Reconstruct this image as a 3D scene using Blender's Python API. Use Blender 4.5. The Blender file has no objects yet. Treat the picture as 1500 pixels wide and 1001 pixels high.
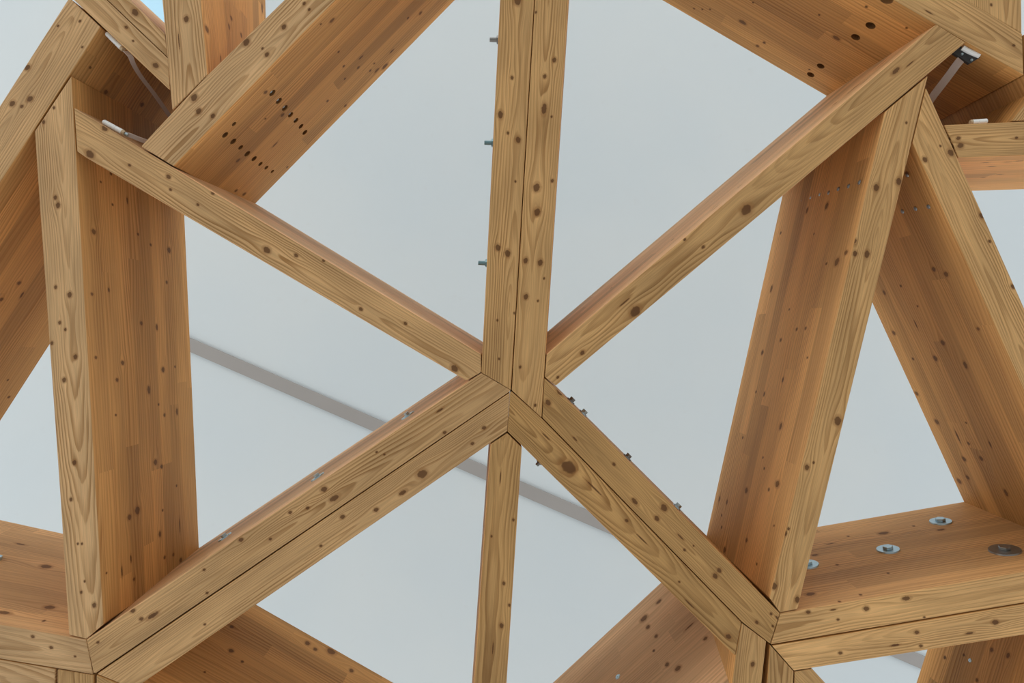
import bpy, bmesh, math, random
from mathutils import Vector, Matrix

# ---------------------------------------------------------------- camera, light, exposure
scene = bpy.context.scene
COL = scene.collection
EYE = 1.5                       # camera height, looking straight up into the canopy
FOC, CX, CY = 1000.0, 750.0, 500.5
D = 2.5                         # camera to the under side of the timbers
H = 0.75                        # timber depth
CEIL = 7.0                      # camera to ceiling

cam_d = bpy.data.cameras.new('camera')
cam_d.sensor_width = 36.0
cam_d.lens = FOC * 36.0 / 1500.0
cam_d.clip_end = 200
cam = bpy.data.objects.new('camera', cam_d)
cam.location = (0, 0, EYE)
cam.rotation_euler = (math.pi, 0, 0)
COL.objects.link(cam)
scene.camera = cam

world = bpy.data.worlds.new('hall_daylight')
scene.world = world
world.use_nodes = True
wn, wl = world.node_tree.nodes, world.node_tree.links
wn.clear()
w_out = wn.new('ShaderNodeOutputWorld')
w_bg = wn.new('ShaderNodeBackground')
w_bg.inputs['Strength'].default_value = 1.52
w_tc = wn.new('ShaderNodeTexCoord')
w_dot = wn.new('ShaderNodeVectorMath'); w_dot.operation = 'DOT_PRODUCT'
w_dot.inputs[1].default_value = Vector((-0.35, -0.30, -0.10))
w_mr = wn.new('ShaderNodeMapRange')
w_mr.inputs['From Min'].default_value = -0.55
w_mr.inputs['From Max'].default_value = 0.55
w_mix = wn.new('ShaderNodeMix'); w_mix.data_type = 'RGBA'
w_mix.inputs[6].default_value = (0.72, 0.75, 0.77, 1)
w_mix.inputs[7].default_value = (1.34, 1.30, 1.22, 1)
wl.new(w_tc.outputs['Generated'], w_dot.inputs[0])
wl.new(w_dot.outputs['Value'], w_mr.inputs['Value'])
wl.new(w_mr.outputs[0], w_mix.inputs[0])
wl.new(w_mix.outputs[2], w_bg.inputs['Color'])
wl.new(w_bg.outputs[0], w_out.inputs['Surface'])

scene.view_settings.view_transform = 'Standard'
scene.view_settings.look = 'None'
scene.view_settings.exposure = 0.14
scene.view_settings.gamma = 1.0
scene.view_settings.use_curve_mapping = False

# ---------------------------------------------------------------- helpers
def P(px, py, z):
    """point on the sight line of a photo pixel, z metres above the camera"""
    return Vector(((px - CX) / FOC * z, (py - CY) / FOC * z, EYE + z))

def new_mat(name):
    m = bpy.data.materials.new(name)
    m.use_nodes = True
    nt = m.node_tree
    return m, nt, nt.nodes['Principled BSDF']

class N:
    """tiny node-building helper"""
    def __init__(self, nt): self.nt = nt
    def put(self, sock, v):
        if isinstance(v, bpy.types.NodeSocket): self.nt.links.new(v, sock)
        elif v is not None: sock.default_value = v
    def math(self, op, a, b=None, c=None, clamp=False):
        n = self.nt.nodes.new('ShaderNodeMath'); n.operation = op; n.use_clamp = clamp
        for i, v in enumerate((a, b, c)):
            if v is not None: self.put(n.inputs[i], v)
        return n.outputs[0]
    def xyz(self, x=0.0, y=0.0, z=0.0):
        n = self.nt.nodes.new('ShaderNodeCombineXYZ')
        for i, v in enumerate((x, y, z)): self.put(n.inputs[i], v)
        return n.outputs[0]
    def noise(self, vec, scale=1.0, detail=2.0, rough=0.5):
        n = self.nt.nodes.new('ShaderNodeTexNoise')
        self.put(n.inputs['Vector'], vec); n.inputs['Scale'].default_value = scale
        n.inputs['Detail'].default_value = detail; n.inputs['Roughness'].default_value = rough
        return n.outputs[0]
    def white(self, vec):
        n = self.nt.nodes.new('ShaderNodeTexWhiteNoise'); n.noise_dimensions = '3D'
        self.put(n.inputs['Vector'], vec)
        return n.outputs[0]
    def smooth(self, v, lo, hi, o0=0.0, o1=1.0):
        n = self.nt.nodes.new('ShaderNodeMapRange'); n.interpolation_type = 'SMOOTHSTEP'
        for i, x in enumerate((v, lo, hi, o0, o1)): self.put(n.inputs[i], x)
        return n.outputs[0]
    def lin(self, v, lo, hi, o0, o1):
        n = self.nt.nodes.new('ShaderNodeMapRange')
        for i, x in enumerate((v, lo, hi, o0, o1)): self.put(n.inputs[i], x)
        return n.outputs[0]
    def mix(self, f, a, b, blend='MIX'):
        n = self.nt.nodes.new('ShaderNodeMix'); n.data_type = 'RGBA'; n.blend_type = blend
        self.put(n.inputs[0], f); self.put(n.inputs[6], a); self.put(n.inputs[7], b)
        return n.outputs[2]

# ---- one knot: pushes the grain aside and adds its own dark heart
def knot_group():
    g = bpy.data.node_groups.new('knot', 'ShaderNodeTree')
    I = g.interface
    for nm in ('shift', 'heart', 'rim', 'u', 'v', 'ku', 'kv', 'radius', 'stretch', 'push', 'depth'):
        I.new_socket(nm, in_out='INPUT', socket_type='NodeSocketFloat')
    for nm in ('shift', 'heart', 'rim'):
        I.new_socket(nm, in_out='OUTPUT', socket_type='NodeSocketFloat')
    gi = g.nodes.new('NodeGroupInput'); go = g.nodes.new('NodeGroupOutput')
    n = N(g); o = gi.outputs
    du = n.math('DIVIDE', n.math('SUBTRACT', o['u'], o['ku']), o['radius'])
    dv = n.math('SUBTRACT', o['v'], o['kv'])
    dvn = n.math('DIVIDE', dv, o['radius'])
    dus = n.math('DIVIDE', du, o['stretch'])
    wob = n.math('MULTIPLY_ADD', n.noise(n.xyz(du, dvn, o['kv']), 0.9, 2), 0.8, -0.4)
    d2 = n.math('ADD', n.math('MULTIPLY', dus, dus), n.math('MULTIPLY', dvn, dvn))
    d = n.math('ADD', n.math('SQRT', d2), wob)
    hrt = n.math('MULTIPLY', n.smooth(d, 1.0, 0.7), o['depth'])
    rim = n.smooth(d, 1.7, 0.95)
    f2 = n.math('ADD', n.math('POWER', n.math('DIVIDE', dus, 4.0), 2.0), n.math('POWER', n.math('DIVIDE', dvn, 2.0), 2.0))
    e = n.math('EXPONENT', n.math('MULTIPLY', f2, -1.0))
    sh = n.math('MULTIPLY', n.math('MULTIPLY', e, dv), o['push'])
    L = g.links
    L.new(n.math('SUBTRACT', o['shift'], sh), go.inputs['shift'])
    L.new(n.math('MAXIMUM', o['heart'], hrt), go.inputs['heart'])
    L.new(n.math('MAXIMUM', o['rim'], rim), go.inputs['rim'])
    return g
KNOT = knot_group()

def wood(name, side, knots, seed, tint=1.0, warm=0.0, pale=0.0):
    """spruce: growth rings on the narrow faces, glued strips on the wide sides"""
    m, nt, bsdf = new_mat(name)
    n = N(nt); rnd = random.Random(seed)
    uvn = nt.nodes.new('ShaderNodeUVMap'); uvn.uv_map = 'grain'
    sp = nt.nodes.new('ShaderNodeSeparateXYZ'); nt.links.new(uvn.outputs[0], sp.inputs[0])
    u, v = sp.outputs[0], sp.outputs[1]
    shift, heart, rim = 0.0, 0.0, 0.0
    black = 0.0
    for (ku, kv, r, st, push, dep) in knots:
        k = nt.nodes.new('ShaderNodeGroup'); k.node_tree = KNOT
        for nm, val in (('shift', shift), ('heart', heart), ('rim', rim), ('u', u), ('v', v), ('ku', ku), ('kv', kv),
                        ('radius', r), ('stretch', st), ('push', push), ('depth', dep)):
            n.put(k.inputs[nm], val)
        shift, heart, rim = k.outputs['shift'], k.outputs['heart'], k.outputs['rim']
    s0 = rnd.uniform(0, 50)
    v2 = n.math('ADD', v, shift)
    us = n.math('ADD', u, s0)
    if not side:
        n1 = n.math('SUBTRACT', n.noise(n.xyz(n.math('MULTIPLY', us, 0.9), n.math('MULTIPLY', v2, 3.0), s0), 1.0, 2), 0.5)
        d = n.math('ADD', n.math('MULTIPLY_ADD', u, rnd.choice((-1, 1)) * rnd.uniform(0.015, 0.05), rnd.uniform(0.01, 0.05)),
                   n.math('MULTIPLY', n1, 0.09))
        dv = n.math('SUBTRACT', v2, rnd.uniform(0.02, 0.10))
        r = n.math('SQRT', n.math('ADD', n.math('MULTIPLY', dv, dv), n.math('MULTIPLY', d, d)))
        wob = n.math('MULTIPLY', n.noise(n.xyz(n.math('MULTIPLY', us, 5.0), n.math('MULTIPLY', v2, 40.0), s0), 1.0, 2), 0.006)
        rr = n.math('ADD', r, wob)
        ph = n.math('MULTIPLY_ADD', rr, 130.0, n.math('MULTIPLY', n.noise(n.xyz(n.math('MULTIPLY', rr, 16.0), s0, 0.0), 1.0, 1), 4.0))
        fr = n.math('FRACT', ph)
        late = n.math('MULTIPLY', n.smooth(fr, 0.25, 0.86), n.smooth(fr, 1.0, 0.9))
        amt = n.lin(n.noise(n.xyz(n.math('MULTIPLY', us, 1.5), n.math('MULTIPLY', v, 14.0), s0 + 5), 1.0, 2), 0.3, 0.7, 0.16, 0.85)
        late = n.math('MULTIPLY', late, amt)
        early = (0.66 * tint, 0.392 * tint * (1 - .04 * warm), 0.165 * tint * (1 - .17 * warm), 1)
        dark = (0.31 * tint, 0.145 * tint, 0.042 * tint, 1)
        col = n.mix(late, early, dark)
        blot = n.lin(n.noise(n.xyz(n.math('MULTIPLY', us, 2.2), n.math('MULTIPLY', v, 9.0), s0 + 9), 1.0, 3), 0.3, 0.7, 0.80, 1.12)
        fib = n.lin(n.noise(n.xyz(n.math('MULTIPLY', us, 6.0), n.math('MULTIPLY', v2, 330.0), s0), 1.0, 2), 0.25, 0.75, 0.82, 1.15)
        tone = n.math('MULTIPLY', blot, fib)
    else:
        lw = 0.085
        row = n.math('FLOOR', n.math('MULTIPLY_ADD', v, 1.0 / lw, rnd.uniform(0, 1)))
        frv = n.math('FRACT', n.math('MULTIPLY_ADD', v, 1.0 / lw, 0.0))
        rr0 = n.white(n.xyz(row, s0, 1.0))
        cell = n.math('FLOOR', n.math('ADD', n.math('MULTIPLY', u, 0.85), n.math('MULTIPLY', rr0, 9.0)))
        rnd_b = n.white(n.xyz(row, cell, s0))
        rnd_c = n.white(n.xyz(row, cell, s0 + 3.3))
        vv = n.math('ADD', v2, n.math('MULTIPLY', rnd_c, 7.0))
        n1 = n.noise(n.xyz(n.math('MULTIPLY', us, 0.8), n.math('MULTIPLY', vv, 4.0), s0), 1.0, 2)
        r = n.math('MULTIPLY_ADD', n1, 0.11, vv)
        ph = n.math('MULTIPLY_ADD', r, 62.0, n.math('MULTIPLY', n.noise(n.xyz(n.math('MULTIPLY', r, 14.0), s0, 0.0), 1.0, 1), 3.0))
        fr = n.math('FRACT', ph)
        late = n.math('MULTIPLY', n.smooth(fr, 0.2, 0.86), n.smooth(fr, 1.0, 0.88))
        amt = n.lin(n.noise(n.xyz(n.math('MULTIPLY', us, 1.2), n.math('MULTIPLY', v, 10.0), s0 + 5), 1.0, 2), 0.35, 0.7, 0.15, 0.75)
        late = n.math('MULTIPLY', late, amt)
        lp = lambda a, b: tuple((x + (y - x) * pale) * tint for x, y in zip(a, b)) + (1,)
        early = lp((0.66, 0.345, 0.116), (0.68, 0.43, 0.24))  # redder than the faces: partly warm bounce between timbers, put into the colour
        dark = lp((0.37, 0.150, 0.036), (0.44, 0.25, 0.12))
        col = n.mix(late, early, dark)
        blot = n.lin(n.noise(n.xyz(n.math('MULTIPLY', us, 1.3), n.math('MULTIPLY', v, 7.0), s0 + 9), 1.0, 3), 0.3, 0.7, 0.86, 1.10)
        fib = n.lin(n.noise(n.xyz(n.math('MULTIPLY', us, 4.0), n.math('MULTIPLY', vv, 170.0), s0), 1.0, 2), 0.25, 0.75, 0.88, 1.10)
        strip = n.lin(rnd_b, 0.0, 1.0, 0.80, 1.15)
        tone = n.math('MULTIPLY', n.math('MULTIPLY', blot, fib), strip)
    bc = nt.nodes.new('ShaderNodeVectorMath'); bc.operation = 'SCALE'
    nt.links.new(col, bc.inputs[0]); nt.links.new(tone, bc.inputs['Scale'])
    col = bc.outputs[0]
    if knots:
        col = n.mix(n.math('MULTIPLY', rim, 0.45), col, (0.30, 0.125, 0.036, 1))
        col = n.mix(heart, col, (0.10, 0.037, 0.011, 1))
    nt.links.new(col, bsdf.inputs['Base Color'])
    bsdf.inputs['Roughness'].default_value = 0.62
    bsdf.inputs['Specular IOR Level'].default_value = 0.25
    bp = nt.nodes.new('ShaderNodeBump'); bp.inputs['Strength'].default_value = 0.25; bp.inputs['Distance'].default_value = 0.004
    nt.links.new(n.math('SUBTRACT', fib, late), bp.inputs['Height'])
    nt.links.new(bp.outputs[0], bsdf.inputs['Normal'])
    return m

def plain(name, col, rough=0.5, metal=0.0, spec=0.5, var=0.12, scale=30.0):
    m, nt, b = new_mat(name)
    n = N(nt)
    tc = nt.nodes.new('ShaderNodeTexCoord')
    f = n.noise(tc.outputs['Object'], scale, 3)
    c = n.mix(f, tuple(x * (1 - var) for x in col) + (1,), tuple(min(1, x * (1 + var)) for x in col) + (1,))
    nt.links.new(c, b.inputs['Base Color'])
    b.inputs['Roughness'].default_value = rough
    b.inputs['Metallic'].default_value = metal
    b.inputs['Specular IOR Level'].default_value = spec
    return m

MAT_ZINC = plain('zinc_plated_steel', (0.50, 0.62, 0.68), 0.32, 0.9)
MAT_DARKSTEEL = plain('dark_steel', (0.30, 0.31, 0.31), 0.38, 0.9)
MAT_BLACK = plain('black_painted_plate', (0.025, 0.024, 0.024), 0.45, 0.0)
MAT_WHITE = plain('white_plastic', (0.93, 0.95, 0.96), 0.35, 0.0, 0.5, 0.03)
MAT_TEAL = plain('dull_teal_zinc', (0.22, 0.36, 0.41), 0.3, 0.9)
MAT_BORE = plain('bored_wood', (0.22, 0.105, 0.04), 0.9, 0.0, 0.1)  # drill-darkened wood, with the shade inside the holes also in its colour
MAT_TAN = plain('tan_cap', (0.55, 0.42, 0.27), 0.6)
MAT_STRAP = plain('grey_webbing', (0.54, 0.45, 0.41), 0.8, 0.0, 0.2, 0.08, 200.0)

def link_mesh(name, bm, mats, parent=None):
    me = bpy.data.meshes.new(name)
    bm.normal_update(); bm.to_mesh(me); bm.free()
    for mt in (mats if isinstance(mats, (list, tuple)) else [mats]): me.materials.append(mt)
    o = bpy.data.objects.new(name, me)
    COL.objects.link(o)
    if parent: o.parent = parent
    return o

def tag(o, label, cat=None, group=None, kind='thing'):
    o['label'] = label
    if cat: o['category'] = cat
    if group: o['group'] = group
    if kind: o['kind'] = kind

# ---------------------------------------------------------------- the knots, by where the photo shows them: x, y, radius[, stretch along grain]
KN = {
 'A1': [(758,1,7),(733,168,5,1.5),(750,114,3),(744,195,2.5),(759,205,5),(755,266,2),(729.5,363,5),(743.5,371.5,5.5),(728.6,469.5,2),(753.4,459,2),(731,526,2)],
 'A2': [(785,18,2),(812,88,4),(798,112,3.5),(797,160,5,2.2),(808,171,2),(786,275,6.5),(787,311,6),(770,382,4.5),(791.5,385,5),(797,408,2),(770.5,435,4.5),(788,441,2),(809,265,3),(762,538,2.5),(784,594,2.5)],
 'B': [(132,226,7),(153.5,188,5),(189.8,242,2.5),(246.8,259,4),(249.8,278,2.5),(289.8,300,2.5),(391,366.5,6),(433.8,374.3,3.5),(474,382,2.5),(528.6,453,3.5),(666,540,6),(594,474,3),(562,427,2.2),(311.7,283,3)],
 'C': [(1093,307.5,9),(930.5,456.5,9),(853,517,4),(817,553,2.5),(1030,362,3),(1003,351,2.5),(985,351,2.5),(915,443,1.5,9),(1333,93.6,1.2,8),(1290,95,1.6,9),(1250,130,1.8,9),(1223,152,3.5),(895,422,2),(930,395,1.6,6),(1020,290,1.5,8),(1083,273,1.5,4),(1312,104,4,2.5),(1047,305,1.2,8),(1268,118,1.6,8)],
 'D1': [(651.3,633.8,3),(644,601.5,2,4),(563,666,2),(551.6,662.5,2),(474.7,717,5),(490,730,5,2),(450.6,744.5,3),(425,751,3),(396,790,2.5),(353,791,4),(303.4,869,2.5),(299,835,2.5),(194.6,895,4),(207,907,3.5),(224,902,4,3),(143.4,941.4,2.5),(520,640,1.2,6),(364,757,1.2,6)],
 'D2': [(709,627,3.5),(692,650,3),(618.6,694.6,8),(551,747,4),(501.7,757.4,4),(350,838,3,4),(590,722,4,2),(470,800,2.5),(300,915,2.2)],
 'E1': [(803,590,5),(842,643,1.6,4),(899.4,680.4,3),(972.8,744.2,6),(962.3,759.8,4.5),(1053.7,836,4),(1047.7,844.3,4.5),(1002.8,806,2.5),(997,787,1.5,6),(1016,800,1.6),(1108.6,912,3),(1132,917.6,2.2),(1129.6,899.6,2.5),(1139,906,2,3),(820,575,4,2),(930,735,4,2)],
 'E2': [(833,685,12),(918,763,3),(1067,933,4.5),(995,852.7,2),(870,715,1.5,14),(940,790,1.3,12),(800,640,1.3,8),(1010,885,1.3,10)],
 'F': [(734.6,917,4),(738,855,3),(746,887,2.5),(752,762,2.5),(720,786,2),(733,700,1.2,10),(722,950,1.2,10)],
 'G': [(102,432,4.5),(81.5,421,3),(87.4,473,3),(95.7,483,2.5),(110.5,523,4),(94,557,4),(85,301,4.5),(76,503,3),(79,158,2.5),(81,289.6,3.5),(109,678,4),(104,732,3),(114,797,2),(120,797,2),(124,852,2),(119,868,2.5),(138,887,4),(64,179,3),
       (138,339.6,5),(245.7,367,5),(201,343.5,2.5),(219,359,2.5),(242.4,414,3),(135,431,3),(159,425,2.2,2),(205,474,3.5),(227.6,480,3,2),(140,524,3),(178,532,4),(170,557,3.5),(237.5,542,4.5),(216,572,4,2),(255.7,537.6,2.2),(231,593,2.2),(240,608.5,3),(259,603.5,3,2.2),(168,608.5,2.2),(226.6,677.6,5),(236,684,3.5),(199.5,748.5,7),(187.4,758.4,5),(238,748,2.2),(259,712,2.2),(264,770,1.5,10),(234,783,3.5,1.6),(176.4,837.6,1.8,6),(195,849,3),(241.5,817,3),(254.6,813,3),(266,821,4),(153.4,840,2),(190,819,2,4),(163,254.7,2.6),(148.5,266.6,2),(165,300,2.2),(186,294,1.8,4)],
 'H1': [(48,933,3),(75,949,3),(67.6,832.7,6,1.5),(72.6,893.7,5,2),(64,913,2.6),(6,900,4,3),(30,800,2,5),(110,962,2)],
 'J': [(28,415,3.5),(32,432.6,2,4),(2,439,3.5),(13,582,2.6),(11.5,557,2),(18,152,5),(32,156,3),(44,145,5),(117,31,2.4),(40,99,5),(120.5,69,2),(208,153.5,4),(155,135,4),(132,99,2.5),(85,38,2)],
 'K1': [(228,96,5),(185,40,3),(195,60,2)], 'K2': [(198,18,6)],
 'L': [(273,28,5),(300,43,6),(335,27,4),(350,52,4),(381.6,12.5,4,2),(319,87,2,4),(331.6,39.6,3,2),(262,60,1.2,14)],
 'M': [(284.5,143,6),(291,163,5),(361,62,6),(311.8,170,4),(384.5,71,2.2),(445.6,5,3),(453,14,2.5),(416,39.6,4.5),(391,80,4),(486.4,30,3.5,2),(470,35.4,2),(496,76,2.4),(503.6,97,2.5),(525,99,3),(529,84,2,3),(505.4,115.4,2.4),(506,155,3),(480,148,2.6),(564,97,4.5,1.6),(552,103,3,2),(542.6,103.4,2.6),(548.4,93,2),(574,75,2,3),(616,19,3.5),(597.6,26.4,2.5),(389,135,4),(414,168.5,4),(348.8,235,3.5,1.5),(388.8,174,2),(403,212,1.6,5),(421,245,2.2),(346,279.5,3.2),(358,284.5,3.6)],
 'O': [(1225.5,56,4,2),(1328,41,2.2),(1185.7,102,1.8),(1269,10,2.5),(1109.6,67.6,3),(1119.5,62.7,2.6),(1088,33,4,2),(1016.6,13,1.8),(1028.7,14,1.8),(1040,14,1.8),(1103,4,1.8),(1360.6,18,1.4,6),(1485,66.6,2.5),(1200,22,2)],
 'P': [(1283.5,275,5.5),(1316.5,266,5.5),(1252.4,371.6,4.5),(1270,372.6,5,1.5),(1251.8,352.8,4),(1227,617,7),(1182,685,4.5),(1191.8,678,2.2),(1134,859,5.5),(1168,879,5),(1327.7,180,2.2),(1151,782,2.6,2),(1155,775,2.5),
       (1238.6,370,4.5),(1225.4,384,6,1.4),(1211,302,4.5,1.5),(1183,309,3,2),(1193,343,2),(1145,342,2.6),(1157.8,454,2),(1145.5,499,3.2),(1117.5,517,4),(1210.6,386.5,2.6),(1131,423.8,3.4,2),(1168.3,483,3),(1181,481.5,3),(1183.5,524.4,2),(1148.5,557.4,2.6,2),(1120.5,578,2.6,1.8),(1108,574.6,2.4),(1145.5,625.5,3.6,2),(1088,641.5,2.4),(1140.7,710,6),(1093.7,719,5),(1052.7,731,3,1.6),(1064,736,3,1.6),(1119,671,2),(1121,687,2.4),(1128,718,3),(1094.3,792,3.6),(1060.7,806,5),(1110,827,2.4),(1136,771,2),(1056,755,2.4),(1056,772.6,2.6)],
 'Q': [(1392.6,224,5.5),(1354.8,234,4.5),(1377.6,214,2),(1438,316,4.5),(1449.6,353.8,2.6),(1484,420,4),(1368,394.7,4.5),(1386,402,5),(1320.4,418.8,2.4),(1345,448.5,2),(1296,428.7,3,1.6),(1309.6,488,4),(1342.5,475,1.6,6),(1382,502,5),(1371,525,5),(1415,535,4,2),(1433,482,3.4),(1342.5,577,4),(1337.6,526,2.6),(1372,618.5,5),(1415.5,619.5,2),(1403,640,2,7),(1412,673,4.5),(1437.5,672,4.5),(1451,651,2,4),(1417,700,4),(1404.4,705.6,5),(1474,722.6,4,2),(1419,650,3),(1328,255,5)],
 'R': [(1404,202.6,3.5),(1407,213.4,5),(1489,202,2.4),(1452.6,243.8,1.8,4),(1476,237,1.8,5),(1493,235.6,1.8,5),(1443.6,238,1.4,5),(1440.6,260.6,1.2,4),(1464,256,1.2,6)],
 'T1': [(1269,892,4.5),(1327.6,877,4,2),(1184,897,3.5),(1227.6,908,2.4),(1220.4,893.7,1.5,4),(1354,904.6,2),(1294.6,781.5,5,2),(1242.5,786,2.2),(1338.4,771,2.2),(1378.7,776.5,3,2.5),(1194,813.5,3,2),(1226.4,827.7,2.6),(1301,840,2.4),(1187.4,870.6,5,1.8),(1260.6,871.6,2.6),(1229.6,881.5,2.6),(1216,797,1.4,6)],
 'T2': [(1343,926.7,3.6),(1458,912,5),(1231,957,3.2),(1349,946.5,3),(1311,945.5,2.2,4),(1420,928,2,4)],
 'U1': [(1102.6,973.4,4)], 'Y': [(1452,7,2.4)],
 'V': [(1033,936,3,1.6),(949,919,4),(961,932.5,3.4),(992.8,979.7,4.5,1.5),(977,974,4),(957.6,953.7,2.4),(943,906.5,5,1.6),(965,882,3,2),(1010,918,1.4,8)],
 'W': [(1384,963.8,2.8),(1411.8,960,2.4),(1452.6,952.4,3.6),(1476.6,960.8,3.4,1.6),(1431,996.8,3)],
 'I': [(355,969.7,2.6),(450.6,942.6,4.5),(485.3,954.8,6,1.4),(515,982.8,4),(462,951.5,3.6),(339.7,918.5,3.5),(338.7,953.8,4.5),(300,985,2)],
}

# ---------------------------------------------------------------- timber members
BEAMS = {}
def beam(key, label, poly, edge, topline=None, like=None, holes=None, tint=1.0, warm=0.0, side_tint=1.0, group=None, ext=0.0, pale=0.0):  # tint and side_tint also carry how brightly a timber is lit
    """A squared timber. poly: outline of its under side; edge: the two corners of its long lower arris;
    topline: the line along which its upper arris is seen, giving its lean."""
    s = D / (D + H)
    vp = Vector((CX, CY))
    pts = [Vector(p) for p in poly]
    a, b = pts[edge[0]], pts[edge[1]]
    ax = (b - a).normalized()
    nn = Vector((-ax.y, ax.x))
    def sh_for(p, la, lb):
        q = vp + (p - vp) * s
        l = (Vector(lb) - Vector(la)); nl = Vector((-l.y, l.x))
        return (Vector(la) - q).dot(nl) / nn.dot(nl)
    if like:
        r = BEAMS[like]
        sa, sb, nn2 = r['sa'], r['sb'], r['nn']
        a0, b0 = r['a'], r['b']
    else:
        sa = sb = 0.0
        if topline: sa, sb = sh_for(a, *topline), sh_for(b, *topline)
        nn2, a0, b0 = nn, a, b
    L2 = (b0 - a0).length; axr = (b0 - a0).normalized()
    bot = [P(p.x, p.y, D) for p in pts]
    top = []
    for p in pts:
        t = (p - a0).dot(axr) / L2
        q = vp + (p - vp) * s + nn2 * (sa + (sb - sa) * t)
        if t < 0.25: q -= axr * ext
        top.append(P(q.x, q.y, D + H))
    bm = bmesh.new()
    vb = [bm.verts.new(p) for p in bot]; vt = [bm.verts.new(p) for p in top]
    n = len(pts)
    faces = [('face', bm.faces.new(vb)), ('top', bm.faces.new(list(reversed(vt))))]
    for i in range(n):
        j = (i + 1) % n
        faces.append((('wall', i), bm.faces.new((vb[j], vb[i], vt[i], vt[j]))))
    bm.normal_update()
    vol = bm.calc_volume(signed=True)
    if vol < 0: bmesh.ops.reverse_faces(bm, faces=bm.faces[:])
    bm.normal_update()
    A, B = bot[edge[0]], bot[edge[1]]
    U = (B - A).normalized()
    C = sum(bot, Vector()) / n
    lat = (C - A); lat -= U * lat.dot(U); lat.normalize()
    uvl = bm.loops.layers.uv.new('grain')
    record = {'tris': {'face': [], 'side': []}}
    for kind, f in faces:
        if kind == 'face' or kind == 'top':
            f.material_index = 0; vd, ud, slot = lat, U, 'face'
        else:
            i = kind[1]; j = (i + 1) % n
            e = (bot[j] - bot[i])
            if abs(e.normalized().dot(U)) > 0.75:
                f.material_index = 1; ud = U
                m = (top[i] + top[j] - bot[i] - bot[j]) / 2
                vd = (m - U * m.dot(U)).normalized(); slot = 'side'
            else:
                f.material_index = 0; ud = Vector((0, 0, 1)); vd = lat; slot = None
        org = A
        if slot == 'side': org = bot[i]; org = org - U * (org - A).dot(U)
        for lp in f.loops:
            d = lp.vert.co - org
            lp[uvl].uv = (d.dot(ud), d.dot(vd))
        if slot and kind != 'top':
            vis = slot == 'face' or (f.normal.dot(Vector((0, 0, EYE)) - f.calc_center_median()) > 0)
            if vis: record['tris'][slot].append((org, ud, vd, f.normal.copy(), f.calc_center_median(), [v.co.copy() for v in f.verts]))
    sidefaces = {kind[1]: f for kind, f in faces if isinstance(kind, tuple)}
    record['walls'] = {i: (bot[i], bot[(i + 1) % n], top[(i + 1) % n], top[i], f.normal.copy()) for i, f in sidefaces.items()}
    record.update(sa=sa, sb=sb, nn=nn2, a=a0, b=b0, U=U)
    # knots -> uv
    kn = {'face': [], 'side': []}
    for k in KN.get(key, []):
        x, y, r = k[:3]; st = k[3] if len(k) > 3 else 1.25
        hit = ray_to(record, x, y)
        if not hit: continue
        slot, pt, ud, vd, org = hit
        z = pt.z - EYE
        dd = pt - org
        rad = r / FOC * z * (0.85 if slot == 'face' else 1.1)
        if slot == 'side' and len(k) < 4: st = 0.8
        elif slot == 'side': st *= 0.75
        push = 0.95 if r >= 3 and st < 3 else 0.35
        kn[slot].append((dd.dot(ud), dd.dot(vd), rad, st, push, 0.85 if r < 3 or st >= 3 else (0.8 if slot == 'face' else 0.75)))
    seed = sum(ord(c) * (7 + 3 * i) for i, c in enumerate(key)) + 11
    mats = [wood('spruce_face_' + key, False, kn['face'], seed, tint, warm),
            wood('spruce_side_' + key, True, kn['side'], seed + 77, side_tint, 0.0, pale)]
    o = link_mesh('timber_beam', bm, mats)
    tag(o, label, 'wooden beam', group)
    if holes:
        cb = bmesh.new()
        for (hx, hy, hr) in holes:
            slot, pt, ud, vd, org = ray_to(record, hx, hy)
            fn = hit_normal(record, hx, hy)
            rot = fn.to_track_quat('Z', 'Y').to_matrix().to_4x4()
            bmesh.ops.create_cone(cb, cap_ends=True, segments=20, radius1=hr * 1.12, radius2=hr * 1.12, depth=0.15, matrix=Matrix.Translation(pt) @ rot)
        o.data.materials.append(MAT_BORE)
        cut = link_mesh('cutter', cb, MAT_BORE)
        md = o.modifiers.new('drill', 'BOOLEAN'); md.operation = 'DIFFERENCE'; md.object = cut; md.solver = 'EXACT'
        dg = bpy.context.evaluated_depsgraph_get()
        me = bpy.data.meshes.new_from_object(o.evaluated_get(dg))
        o.modifiers.clear(); o.data = me
        cm = cut.data
        bpy.data.objects.remove(cut); bpy.data.meshes.remove(cm)
    bv = o.modifiers.new('eased_edges', 'BEVEL'); bv.width = 0.0035; bv.segments = 2; bv.limit_method = 'ANGLE'; bv.angle_limit = 0.9
    record['obj'] = o
    BEAMS[key] = record
    return o

def inside(pt, nrm, verts):
    k = len(verts); sgn = None
    for i in range(k):
        c = (verts[(i + 1) % k] - verts[i]).cross(pt - verts[i]).dot(nrm)
        if c < -1e-6: return False
    return True

def ray_to(rec, x, y, want=None):
    o = Vector((0, 0, EYE)); d = P(x, y, 1.0) - o
    best = None
    for slot in ('face', 'side'):
        if want and slot != want: continue
        for org, ud, vd, nrm, cen, verts in rec['tris'][slot]:
            dn = d.dot(nrm)
            if abs(dn) < 1e-6: continue
            t = (cen - o).dot(nrm) / dn
            pt = o + d * t
            if t > 0 and inside(pt, nrm, verts):
                if best is None or t < best[0]: best = (t, (slot, pt, ud, vd, org), nrm)
    rec['last_n'] = best[2] if best else None
    return best[1] if best else None

def hit_normal(rec, x, y):
    ray_to(rec, x, y); return rec['last_n']

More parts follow.
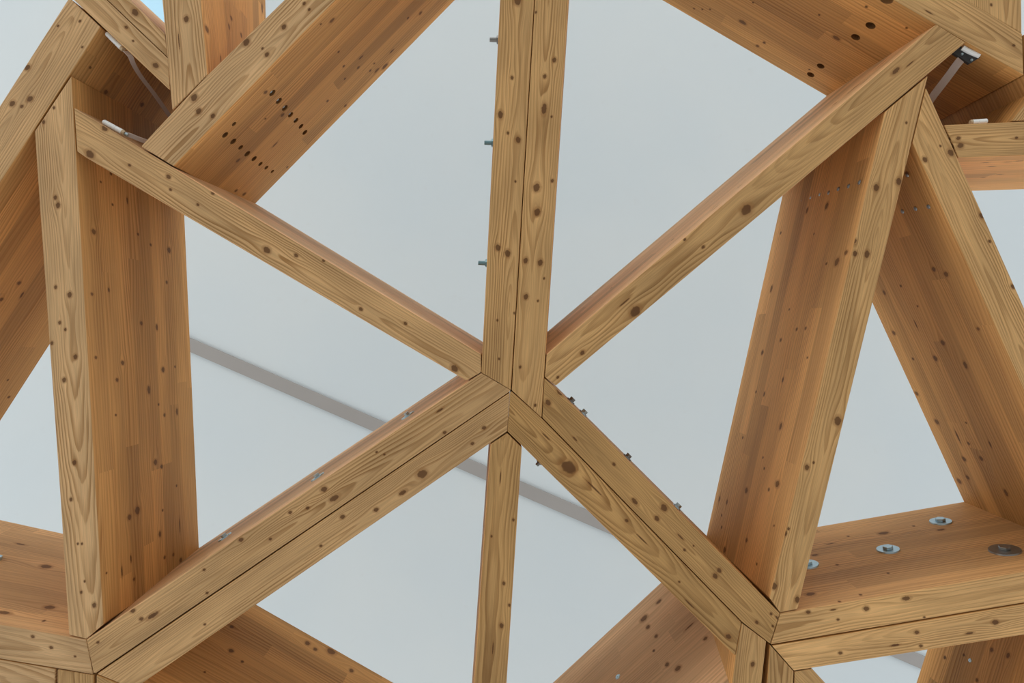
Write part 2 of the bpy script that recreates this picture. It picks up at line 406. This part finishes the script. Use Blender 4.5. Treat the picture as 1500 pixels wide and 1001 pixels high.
# --- members meeting at the middle joint
beam('A2', 'right half of the upright paired timber above the middle joint, with round knots',
     [(783.6,0),(795.8,-200),(844.4,-200),(832,0),(793.2,612.4),(749.6,572)], (3,4), ((834,0),(799.6,520)))
beam('A1', 'left half of the upright paired timber above the middle joint, three bolts on it',
     [(732.5,0),(742.5,-200),(794.8,-200),(782.6,0),(748.4,571.6),(705,546)], (0,5), like='A2')
beam('B', 'single timber running from the middle joint to upper left, dark knot near its clipped tip',
     [(108.3,157.8),(704.6,519),(704.6,545.6),(683.5,558),(127.2,231.6),(112.8,222)], (0,1), ((374.5,298.4),(620,447.8)), side_tint=1.12, pale=0.8, tint=1.07, warm=-0.9)  # tint and side_tint include brighter light on this timber
beam('C', 'single timber running from the middle joint to upper right, two large knots on its face',
     [(1371.6,35.4),(800.8,519),(798,552.5),(814.5,565.2),(1414.8,61.8)], (0,1), ((802,486),(1209,142)), side_tint=1.12, pale=0.7)  # side_tint includes the light its thin side catches
beam('D1', 'upper half of the paired timber running to lower left, washers on its pale top side',
     [(126.6,937.4),(705,546.6),(748,571.8),(746.6,574),(139.6,987),(136.6,986)], (0,1), ((240,837.5),(670,549.7)), tint=0.96, warm=-0.9, side_tint=1.12, pale=0.8)  # light on the narrow upper side is part of side_tint
beam('D2', 'lower half of the paired timber running to lower left, plain face with one round knot',
     [(142,988),(746.9,575.2),(743.2,632.2),(196,1010)], (0,1), like='D1', tint=0.99, warm=-0.9)
beam('E1', 'upper half of the paired timber running to lower right, nuts along its upper edge',
     [(797.4,554),(812.5,567),(1142.6,898.8),(1128.4,943.6),(1087.5,912),(794.4,612)], (1,2), ((815.6,566.9),(1035,785)), tint=0.88, warm=0.6)
beam('E2', 'lower half of the paired timber running to lower right, very large knot near the joint',
     [(749,573.2),(793.6,613.2),(1086.2,912.6),(1077,961.4),(743.3,632.2),(747.0,575.2)], (4,3), like='E1', tint=0.86, warm=0.7)
beam('F', 'single narrow timber hanging straight down the photo from the middle joint',
     [(718.5,651),(743,634.8),(764.4,656),(742,1001),(730,1200),(681,1200)], (0,5), ((714.4,671),(691.3,1001)), tint=0.9, warm=0.5)

# --- left side
beam('G', 'upright timber on the left with a broad reddish side of glued strips',
     [(104.5,111),(151.8,914.4),(126.2,936.6),(100.8,930.4),(88.8,740),(55.8,270),(50.6,192.5)], (0,1), ((270.4,316.5),(291.8,803)), tint=1.10, warm=-1.5)
beam('J', 'slanting timber in the upper left corner with a dark shaded inner side',
     [(147,39.4),(-260,669),(-312,642),(101,-3.5)], (0,1), ((0,618),(71,508)), tint=1.10, warm=-1.5)
beam('K2', 'outer half of the short paired timber in the top left corner, one oval knot',
     [(-200,-382),(241,49),(246,84.3),(-200,-341)], (0,1), ((205,0),(239.4,31.8)), tint=1.10, warm=-1.5, pale=0.8)
beam('K1', 'inner half of the short paired timber in the top left corner, above the white clip',
     [(-200,-291),(-200,-340),(246.2,85.6),(248.4,132)], (0,3), like='K2', tint=1.10, warm=-1.5)
beam('M', 'slanting timber at top left whose wide side has two rows of drilled holes',
     [(254,243.4),(668,-181),(593,-181),(416,0),(303.8,109.8),(206.3,214.2)], (0,1), ((374.7,298),(666.6,0)), tint=1.10, warm=-1.7,
     holes=[(399.3,136.6,.0125),(408.8,148.2,.0125),(417.6,158.6,.0125),(426,168.5,.0115),(434,176.8,.011),(441.3,185.6,.011),(447,194.4,.012),
            (330,198,.0115),(341.8,207.6,.012),(352.8,216.4,.0095),(362.6,225.6,.0125),(372.5,232.9,.0115),(381.8,240.6,.0095),(390.5,246,.009),(399.3,251.6,.008),(343,182,.008)])
beam('L', 'short upright timber at the top edge with a pointed lower end',
     [(276.8,-200),(303.8,109),(252.2,161.2),(219,-200)], (0,1), ((389,0),(391,90)), tint=1.10, warm=-1.5)
beam('H1', 'upper of two level timbers in the lower left corner, its pinkish side showing above',
     [(-300,862.3),(126,937.6),(136,988.4),(-300,915.5)], (0,1), ((0,761.6),(90.6,781.4)), tint=1.02, warm=-1.8, pale=0.5)
beam('H2', 'lower of two level timbers in the lower left corner, cut off by the frame',
     [(-300,917),(80.4,980.2),(79,1045),(-300,979)], (0,1), like='H1', tint=1.02, warm=-1.8)
beam('X1', 'cut upright timber end at the bottom edge under the lower left joint',
     [(84,981.2),(136.8,989.6),(134,1330),(78,1330)], (1,2), tint=0.9)
beam('I', 'timber under the lower left joint with a reddish side cropped by the bottom edge',
     [(141,989.4),(196,1011.4),(620,1253),(580,1318),(141,1060)], (1,2), ((374.7,885.5),(577.5,1001)), tint=0.92)

# --- right side
beam('O', 'big timber in the upper right corner with four large round holes in its side',
     [(990,-184.3),(1499,109.6),(1497,49.6),(990,-253)], (0,1), ((970,0),(1205,137)), tint=1.05,
     holes=[(1275,38,.0175),(1253,55,.0165),(1202,97,.0155),(1187.5,109.5,.0155),(1298.5,-1,.022)])
beam('P', 'upright leaning timber on the right with a row of small screws across its side',
     [(1296.6,163.8),(1127.5,876),(1142.9,898),(1168.4,892.8),(1359.6,111)], (0,1), ((1142.9,300),(1034.7,784.8)), pale=0.15, tint=1.06, side_tint=1.08)
beam('Q', 'slanting timber at far right whose wide brown side is behind the leaning one',
     [(1336.6,209),(1611,818),(1660,809.6),(1356.6,128)], (0,1), ((1278,445),(1411.6,735.3)), tint=1.1)
beam('R', 'short level timber at the right edge with a bright underside and dark splits',
     [(1404.6,231),(2100,205),(2100,152),(1383.6,183)], (0,1), ((1425,279.8),(1500,277.4)), side_tint=1.3)  # side_tint holds the light reaching this side from below
beam('T1', 'upper of two level timbers at lower right, big washers on its broad side',
     [(1143.2,899),(2000,752),(2000,800.9),(1129.4,944.6)], (0,1), ((1199,771.6),(1411.6,735.3)), tint=1.26, warm=-0.1, pale=0.3)  # tint stands for stronger light towards the canopy edge
beam('T2', 'lower of two level timbers at lower right, two ringed knots on its pale face',
     [(1131,946.6),(2000,802.5),(2000,852),(1163.2,983.4)], (0,1), like='T1', tint=1.30, warm=-0.1)  # the brighter light out here is in this tint too
beam('U1', 'cut timber end with a dark knot, at the bottom edge under the lower right joint',
     [(1086.8,913.2),(1122.5,940),(1080,1330),(1030,1330),(1077.4,961.8)], (1,2), tint=0.9)
beam('U2', 'cut timber end right of the knotted one at the bottom edge',
     [(1128.2,945.2),(1162.8,984.4),(1150,1330),(1100,1330)], (1,2), tint=0.92)
beam('U3', 'small corner of a timber below the lower of the two level timbers at lower right',
     [(1164.4,984.8),(1189.8,980.4),(1480,1297),(1380,1330),(1161,1100)], (1,2), tint=0.95)
beam('V', 'timber at bottom edge with greyish brown strip-glued side, left of the knotted cut end',
     [(1071,1010),(760,1297.7),(800,1342),(1062,1090)], (0,1), ((965.6,855.8),(808.9,1001)), side_tint=1.05, ext=70, pale=1.0)
beam('W', 'timber in the bottom right corner with a steep grained dark side under the level pair',
     [(1595,917),(1439,1396),(1490,1408),(1660,906)], (0,1), ((1358.4,950.6),(1342,1001)))
beam('Y', 'pale upright timber face cropped by the top edge near the right corner',
     [(1404,-5),(1497,49),(1492,-400),(1400,-400)], (1,2))
beam('Z2', 'shaded upright timber at the right edge behind the level one',
     [(1500,50),(1501.5,111),(1535,178),(1600,172),(1590,40)], (1,2), side_tint=0.95)
beam('Z', 'small wedge of a slanting timber above the level one at the right edge',
     [(1482,177.2),(1525,119),(1533,172),(1532,175)], (0,1))

# ---------------------------------------------------------------- bolts, washers, screws, pins (parts of their timbers)
def cone(bm, r1, r2, depth, seg, z0):
    bmesh.ops.create_cone(bm, cap_ends=True, segments=seg, radius1=r1, radius2=r2, depth=depth, matrix=Matrix.Translation((0, 0, z0 + depth / 2)))

def place(o, pt, nrm, spin=0.0):
    o.matrix_world = Matrix.Translation(pt) @ nrm.to_track_quat('Z', 'Y').to_matrix().to_4x4() @ Matrix.Rotation(spin, 4, 'Z')

def bolt(key, pt, nrm, washer_r, nut_r, nut_h, stud, mat=None, spin=0.3):
    par = BEAMS[key]['obj']; mat = mat or MAT_ZINC
    bm = bmesh.new()
    w = 0.006 if washer_r else 0.0
    cone(bm, nut_r, nut_r, nut_h, 6, w)
    bmesh.ops.bevel(bm, geom=[e for e in bm.edges], offset=nut_r * 0.07, segments=1, affect='EDGES')
    if stud: cone(bm, nut_r * 0.56, nut_r * 0.52, stud, 16, w + nut_h)
    o = link_mesh('bolt', bm, mat, par); place(o, pt, nrm, spin)
    o['label'] = 'zinc plated bolt'
    if washer_r:
        wb = bmesh.new()
        cone(wb, washer_r, washer_r * 0.97, w, 40, 0.0)
        wo = link_mesh('washer', wb, mat, o)
        wo['label'] = 'round steel washer'
    return o

def on_wall(key, wall, px, py, frac):
    """on a hidden or edge-on side: where the arris passes the pixel, then up the side"""
    a, b, tb, ta, nrm = BEAMS[key]['walls'][wall]
    best = min(range(1001), key=lambda i: ((P2(a.lerp(b, i / 1000)) - Vector((px, py))).length))
    t = best / 1000
    return a.lerp(b, t).lerp(ta.lerp(tb, t), frac), nrm
def P2(p):
    z = p.z - EYE
    return Vector((p.x / z * FOC + CX, p.y / z * FOC + CY))

for x, y, m in ((1378, 765, MAT_ZINC), (1301, 806, MAT_ZINC), (1472, 807, MAT_DARKSTEEL), (1183, 828, MAT_ZINC)):
    h = ray_to(BEAMS['T1'], x, y, 'side'); bolt('T1', h[1], BEAMS['T1']['last_n'], 0.045 if x != 1472 else 0.056, 0.021, 0.012, 0.0, m, x)
h = ray_to(BEAMS['H1'], -4, 823, 'side')
if h: bolt('H1', h[1], BEAMS['H1']['last_n'], 0.045, 0.017, 0.019, 0.0)
for x, y in ((598, 610), (466, 700), (330, 788)):
    h = ray_to(BEAMS['D1'], x, y, 'side')
    if h: bolt('D1', h[1], BEAMS['D1']['last_n'], 0.030, 0.012, 0.011, 0.0, None, x)
for x, y, m in ((846, 600, MAT_DARKSTEEL), (866, 620, MAT_ZINC), (938, 694, MAT_DARKSTEEL), (1021, 775, MAT_ZINC)):
    pt, nrm = on_wall('E1', 1, x, y, 0.42); bolt('E1', pt, nrm, 0.02, 0.0135, 0.013, 0.0, m, x)
for x, y, m in ((731, 21, MAT_DARKSTEEL), (723, 185, MAT_TEAL), (714, 376, MAT_TEAL)):
    pt, nrm = on_wall('A1', 5, x, y, 0.28)
    bolt('A1', pt, nrm, 0.0, 0.0165, 0.026, 0.028, m, 0.1)
pt, nrm = on_wall('E2', 3, 799, 685, 0.25)
bolt('E2', pt, nrm, 0.0, 0.014, 0.022, 0.012, MAT_DARKSTEEL)

def screw(key, x, y, r=0.006, mat=None, want='side'):
    h = ray_to(BEAMS[key], x, y, want)
    if not h: return
    bm = bmesh.new()
    cone(bm, r * 1.3, r, 0.003, 14, 0.0); cone(bm, r * 0.45, r * 0.3, 0.0015, 6, 0.003)
    o = link_mesh('screw', bm, mat or MAT_ZINC, BEAMS[key]['obj'])
    place(o, h[1], BEAMS[key]['last_n'])
for i, (x, y) in enumerate(((1258.7,267.3),(1243,272.7),(1228,277),(1214,282.4),(1201,285.3),(1188,290.3),(1175,294.7),(1165.3,297.6),(1154,301.3))):
    screw('P', x, y, 0.006 if i > 3 else 0.007, MAT_ZINC if i > 3 else MAT_DARKSTEEL)
for x, y in ((1322, 310), (1341, 306), (1360, 303)): screw('Q', x, y, 0.007, MAT_DARKSTEEL)
screw('Q', 1329, 257, 0.006, MAT_DARKSTEEL)
screw('W', 1421, 968, 0.007); screw('V', 905, 992, 0.010)
for i, (x, y) in enumerate(((399.3,136.6),(408.8,148.2),(417.6,158.6),(426,168.5),(434,176.8))):
    h = ray_to(BEAMS['M'], x, y, 'side'); nrm = BEAMS['M']['last_n']
    bm = bmesh.new(); cone(bm, 0.0075, 0.0070, 0.062, 14, 0.0)
    o = link_mesh('dowel_pin', bm, MAT_ZINC, BEAMS['M']['obj']); place(o, h[1] - nrm * 0.070, nrm); o['label'] = 'steel pin inside a drilled hole'

# ---------------------------------------------------------------- white clips with their straps
def tube(bm, pts, r, seg=14):
    rings = []
    for i, p in enumerate(pts):
        t = (pts[min(i + 1, len(pts) - 1)] - pts[max(i - 1, 0)]).normalized()
        q = t.to_track_quat('Z', 'Y')
        rr = r[i] if isinstance(r, (list, tuple)) else r
        rings.append([bm.verts.new(p + q @ Vector((math.cos(2 * math.pi * k / seg) * rr, math.sin(2 * math.pi * k / seg) * rr, 0))) for k in range(seg)])
    for a, b in zip(rings, rings[1:]):
        for k in range(seg): bm.faces.new((a[k], a[(k + 1) % seg], b[(k + 1) % seg], b[k]))
    bm.faces.new(list(reversed(rings[0]))); bm.faces.new(rings[-1])

def ribbon(bm, pts, wid, thick):
    """flat webbing along pts, wid = list of half-width vectors"""
    prev = None
    for i, p in enumerate(pts):
        t = (pts[min(i + 1, len(pts) - 1)] - pts[max(i - 1, 0)]).normalized()
        w = wid[i]; nn = t.cross(w).normalized() * thick / 2
        ring = [bm.verts.new(p + w + nn), bm.verts.new(p - w + nn), bm.verts.new(p - w - nn), bm.verts.new(p + w - nn)]
        if prev:
            for k in range(4): bm.faces.new((prev[k], prev[(k + 1) % 4], ring[(k + 1) % 4], ring[k]))
        else: bm.faces.new(list(reversed(ring)))
        prev = ring
    bm.faces.new(prev)

def smooth_path(pts, n=8):
    out = []
    for i in range(len(pts) - 1):
        p0, p1, p2, p3 = pts[max(i - 1, 0)], pts[i], pts[i + 1], pts[min(i + 2, len(pts) - 1)]
        for k in range(n):
            t = k / n
            out.append(0.5 * ((2 * p1) + (p2 - p0) * t + (2 * p0 - 5 * p1 + 4 * p2 - p3) * t * t + (3 * p1 - p0 - 3 * p2 + p3) * t ** 3))
    return out + [pts[-1]]

def clip(label, rod, strap, half_w, joint=True, z=D + 0.03):
    root = bpy.data.objects.new('strap_clip', None); COL.objects.link(root)
    a, b = P(rod[0][0], rod[0][1], z), P(rod[1][0], rod[1][1], z)
    tag(root, label, 'clip', 'white clips at the beam edges')
    bm = bmesh.new(); r = 0.0095
    tube(bm, [a, a.lerp(b, .06), a.lerp(b, .55), a.lerp(b, .56), a.lerp(b, .60), a.lerp(b, .61), a.lerp(b, .88)], [r * .6, r, r, r * .88, r * .88, r * 1.02, r * 1.02])
    link_mesh('clip_tube', bm, MAT_WHITE, root)
    bm = bmesh.new(); tube(bm, [a.lerp(b, .88), b], [r * 1.02, r * 0.9]); o = link_mesh('end_cap', bm, MAT_TAN, root); o['label'] = 'tan end cap'
    if joint:
        bm = bmesh.new(); d = (b - a).normalized()
        tube(bm, [b + d * .002, b + d * .004, b + d * .012, b + d * .014], [.005, .0075, .0075, .005]); o = link_mesh('ferrule', bm, MAT_ZINC, root); o['label'] = 'metal ferrule'
    if strap:
        pts = smooth_path([P(*s) for s in strap])
        bm = bmesh.new()
        ribbon(bm, pts, [half_w] * len(pts), 0.003)
        o = link_mesh('strap', bm, MAT_STRAP, root); o['label'] = 'flat grey strap'
    return root
clip('white clip under the short paired timber at top left, strap hanging into the gap',
     ((156, 48.5), (181, 73)), [(184, 75, D + .03), (191, 83, D + .04), (196, 95, D + .08), (207, 113, D + .14), (226, 138, D + .22), (250, 172, D + .3)], Vector((.006, -.003, .006)), False)
clip('white clip on the upper edge of the single timber running upper left',
     ((151, 178), (183, 195.5)), [(186, 197, D + .03), (192, 199, D + .035), (203, 203.5, D + .04), (222, 210.5, D + .06)], Vector((-.003, .007, .004)))

root = bpy.data.objects.new('strap_bracket', None); COL.objects.link(root)
tag(root, 'black bracket with a white bar and hanging strap beside upper right timber tip', 'bracket')
zz = D + 0.03
quad = [P(1396, 77, zz), P(1407, 68, zz), P(1436, 84, zz), P(1420.5, 93.5, zz)]
bm = bmesh.new()
lo = [bm.verts.new(p) for p in quad]; hi = [bm.verts.new(p + Vector((0, 0, .012))) for p in quad]
bm.faces.new(lo); bm.faces.new(list(reversed(hi)))
for i in range(4): bm.faces.new((lo[(i + 1) % 4], lo[i], hi[i], hi[(i + 1) % 4]))
bmesh.ops.recalc_face_normals(bm, faces=bm.faces[:])
link_mesh('bracket_plate', bm, MAT_BLACK, root)
bm = bmesh.new()
bar = smooth_path([P(1409.5, 69.5, zz - .004), P(1420, 75.5, zz - .004), P(1434.5, 81.5, zz - .004)], 6)
tube(bm, bar, .0095, 12)
o = link_mesh('clip_bar', bm, MAT_WHITE, root); o['label'] = 'curved white bar'
for x, y in ((1409, 79.5), (1423, 88)):
    bm = bmesh.new(); cone(bm, .005, .0038, .004, 14, 0)
    o = link_mesh('screw', bm, MAT_ZINC, root); place(o, P(x, y, zz), Vector((0, 0, -1)))
bm = bmesh.new()
sp_ = smooth_path([P(1409, 86, zz + .004), P(1402, 94, zz + .03), P(1388, 113, zz + .07), P(1366, 142, zz + .13), P(1348, 168, zz + .19)], 8)
ribbon(bm, sp_, [Vector((.0125, .008, 0))] * len(sp_), .003)
o = link_mesh('strap', bm, MAT_STRAP, root); o['label'] = 'flat grey strap'
clip('white clip on top of the short level timber at the right edge', ((1446, 177.5), (1421, 179.5)), None, None, False, D + .02)

# ---------------------------------------------------------------- ceiling of the hall
def struct(name, bm, mat):
    o = link_mesh(name, bm, mat); o['kind'] = 'structure'; return o
m, nt, b = new_mat('white_plaster')
n = N(nt); tc = nt.nodes.new('ShaderNodeTexCoord')
f = n.noise(tc.outputs['Object'], 0.35, 3); f2 = n.noise(tc.outputs['Object'], 6.0, 4, 0.6)
c = n.mix(n.smooth(f, .35, .65), (0.535, 0.60, 0.645, 1), (0.565, 0.618, 0.650, 1))
c = n.mix(n.smooth(f2, .62, .75, 0, .10), c, (0.48, 0.49, 0.49, 1))
nt.links.new(c, b.inputs['Base Color']); b.inputs['Roughness'].default_value = 0.9; b.inputs['Specular IOR Level'].default_value = 0.1
bm = bmesh.new()
bmesh.ops.create_cube(bm, size=1.0, matrix=Matrix.Translation((0, 0, EYE + CEIL + 0.15)) @ Matrix.Diagonal((34, 34, 0.3, 1)))
struct('ceiling', bm, m)
mf, nt, b = new_mat('pale_concrete')
n = N(nt); tc = nt.nodes.new('ShaderNodeTexCoord')
c = n.mix(n.noise(tc.outputs['Object'], 0.8, 5), (0.44, 0.43, 0.41, 1), (0.52, 0.51, 0.49, 1))
nt.links.new(c, b.inputs['Base Color']); b.inputs['Roughness'].default_value = 0.7
bm = bmesh.new()
bmesh.ops.create_cube(bm, size=1.0, matrix=Matrix.Translation((0, 0, -0.1)) @ Matrix.Diagonal((20, 20, 0.2, 1)))
struct('floor', bm, mf)
# grey channel running across the ceiling
m2 = plain('grey_ceiling_channel', (0.30, 0.29, 0.285), 0.7, 0.0, 0.2, 0.05, 3.0)
pa, pb = P(276, 504.0, CEIL), P(1356, 972.5, CEIL)
ext = (pb - pa).normalized(); pa2, pb2 = pa - ext * 3, pb + ext * 4
lat = Vector((-ext.y, ext.x, 0)) * 0.066
bm = bmesh.new()
lo = [bm.verts.new(p - Vector((0, 0, .02))) for p in (pa2 - lat, pb2 - lat, pb2 + lat, pa2 + lat)]
hi = [bm.verts.new(p - Vector((0, 0, .0005))) for p in (pa2 - lat, pb2 - lat, pb2 + lat, pa2 + lat)]
bm.faces.new(lo); bm.faces.new(list(reversed(hi)))
for i in range(4): bm.faces.new((lo[(i + 1) % 4], lo[i], hi[i], hi[(i + 1) % 4]))
bmesh.ops.recalc_face_normals(bm, faces=bm.faces[:])
struct('trim_1', bm, m2)

# blue rooflight in the top left gap
mg, nt, b = new_mat('rooflight_glass')
b.inputs['Base Color'].default_value = (0.25, 0.38, 0.46, 1); b.inputs['Roughness'].default_value = 0.1
b.inputs['Emission Color'].default_value = (0.40, 0.66, 0.84, 1); b.inputs['Emission Strength'].default_value = 0.55
q = [P(140, -180, CEIL), P(262, -180, CEIL), P(262, 60, CEIL), P(140, 60, CEIL)]
def slab(bm, c, z0, z1):
    lo = [bm.verts.new((p.x, p.y, z0)) for p in c]; hi = [bm.verts.new((p.x, p.y, z1)) for p in c]
    bm.faces.new(lo); bm.faces.new(list(reversed(hi)))
    for i in range(4): bm.faces.new((lo[(i + 1) % 4], lo[i], hi[i], hi[(i + 1) % 4]))
    bmesh.ops.recalc_face_normals(bm, faces=bm.faces[:])
zc = EYE + CEIL
bm = bmesh.new(); slab(bm, q, zc - 0.02, zc - 0.001)
struct('window_1', bm, mg)
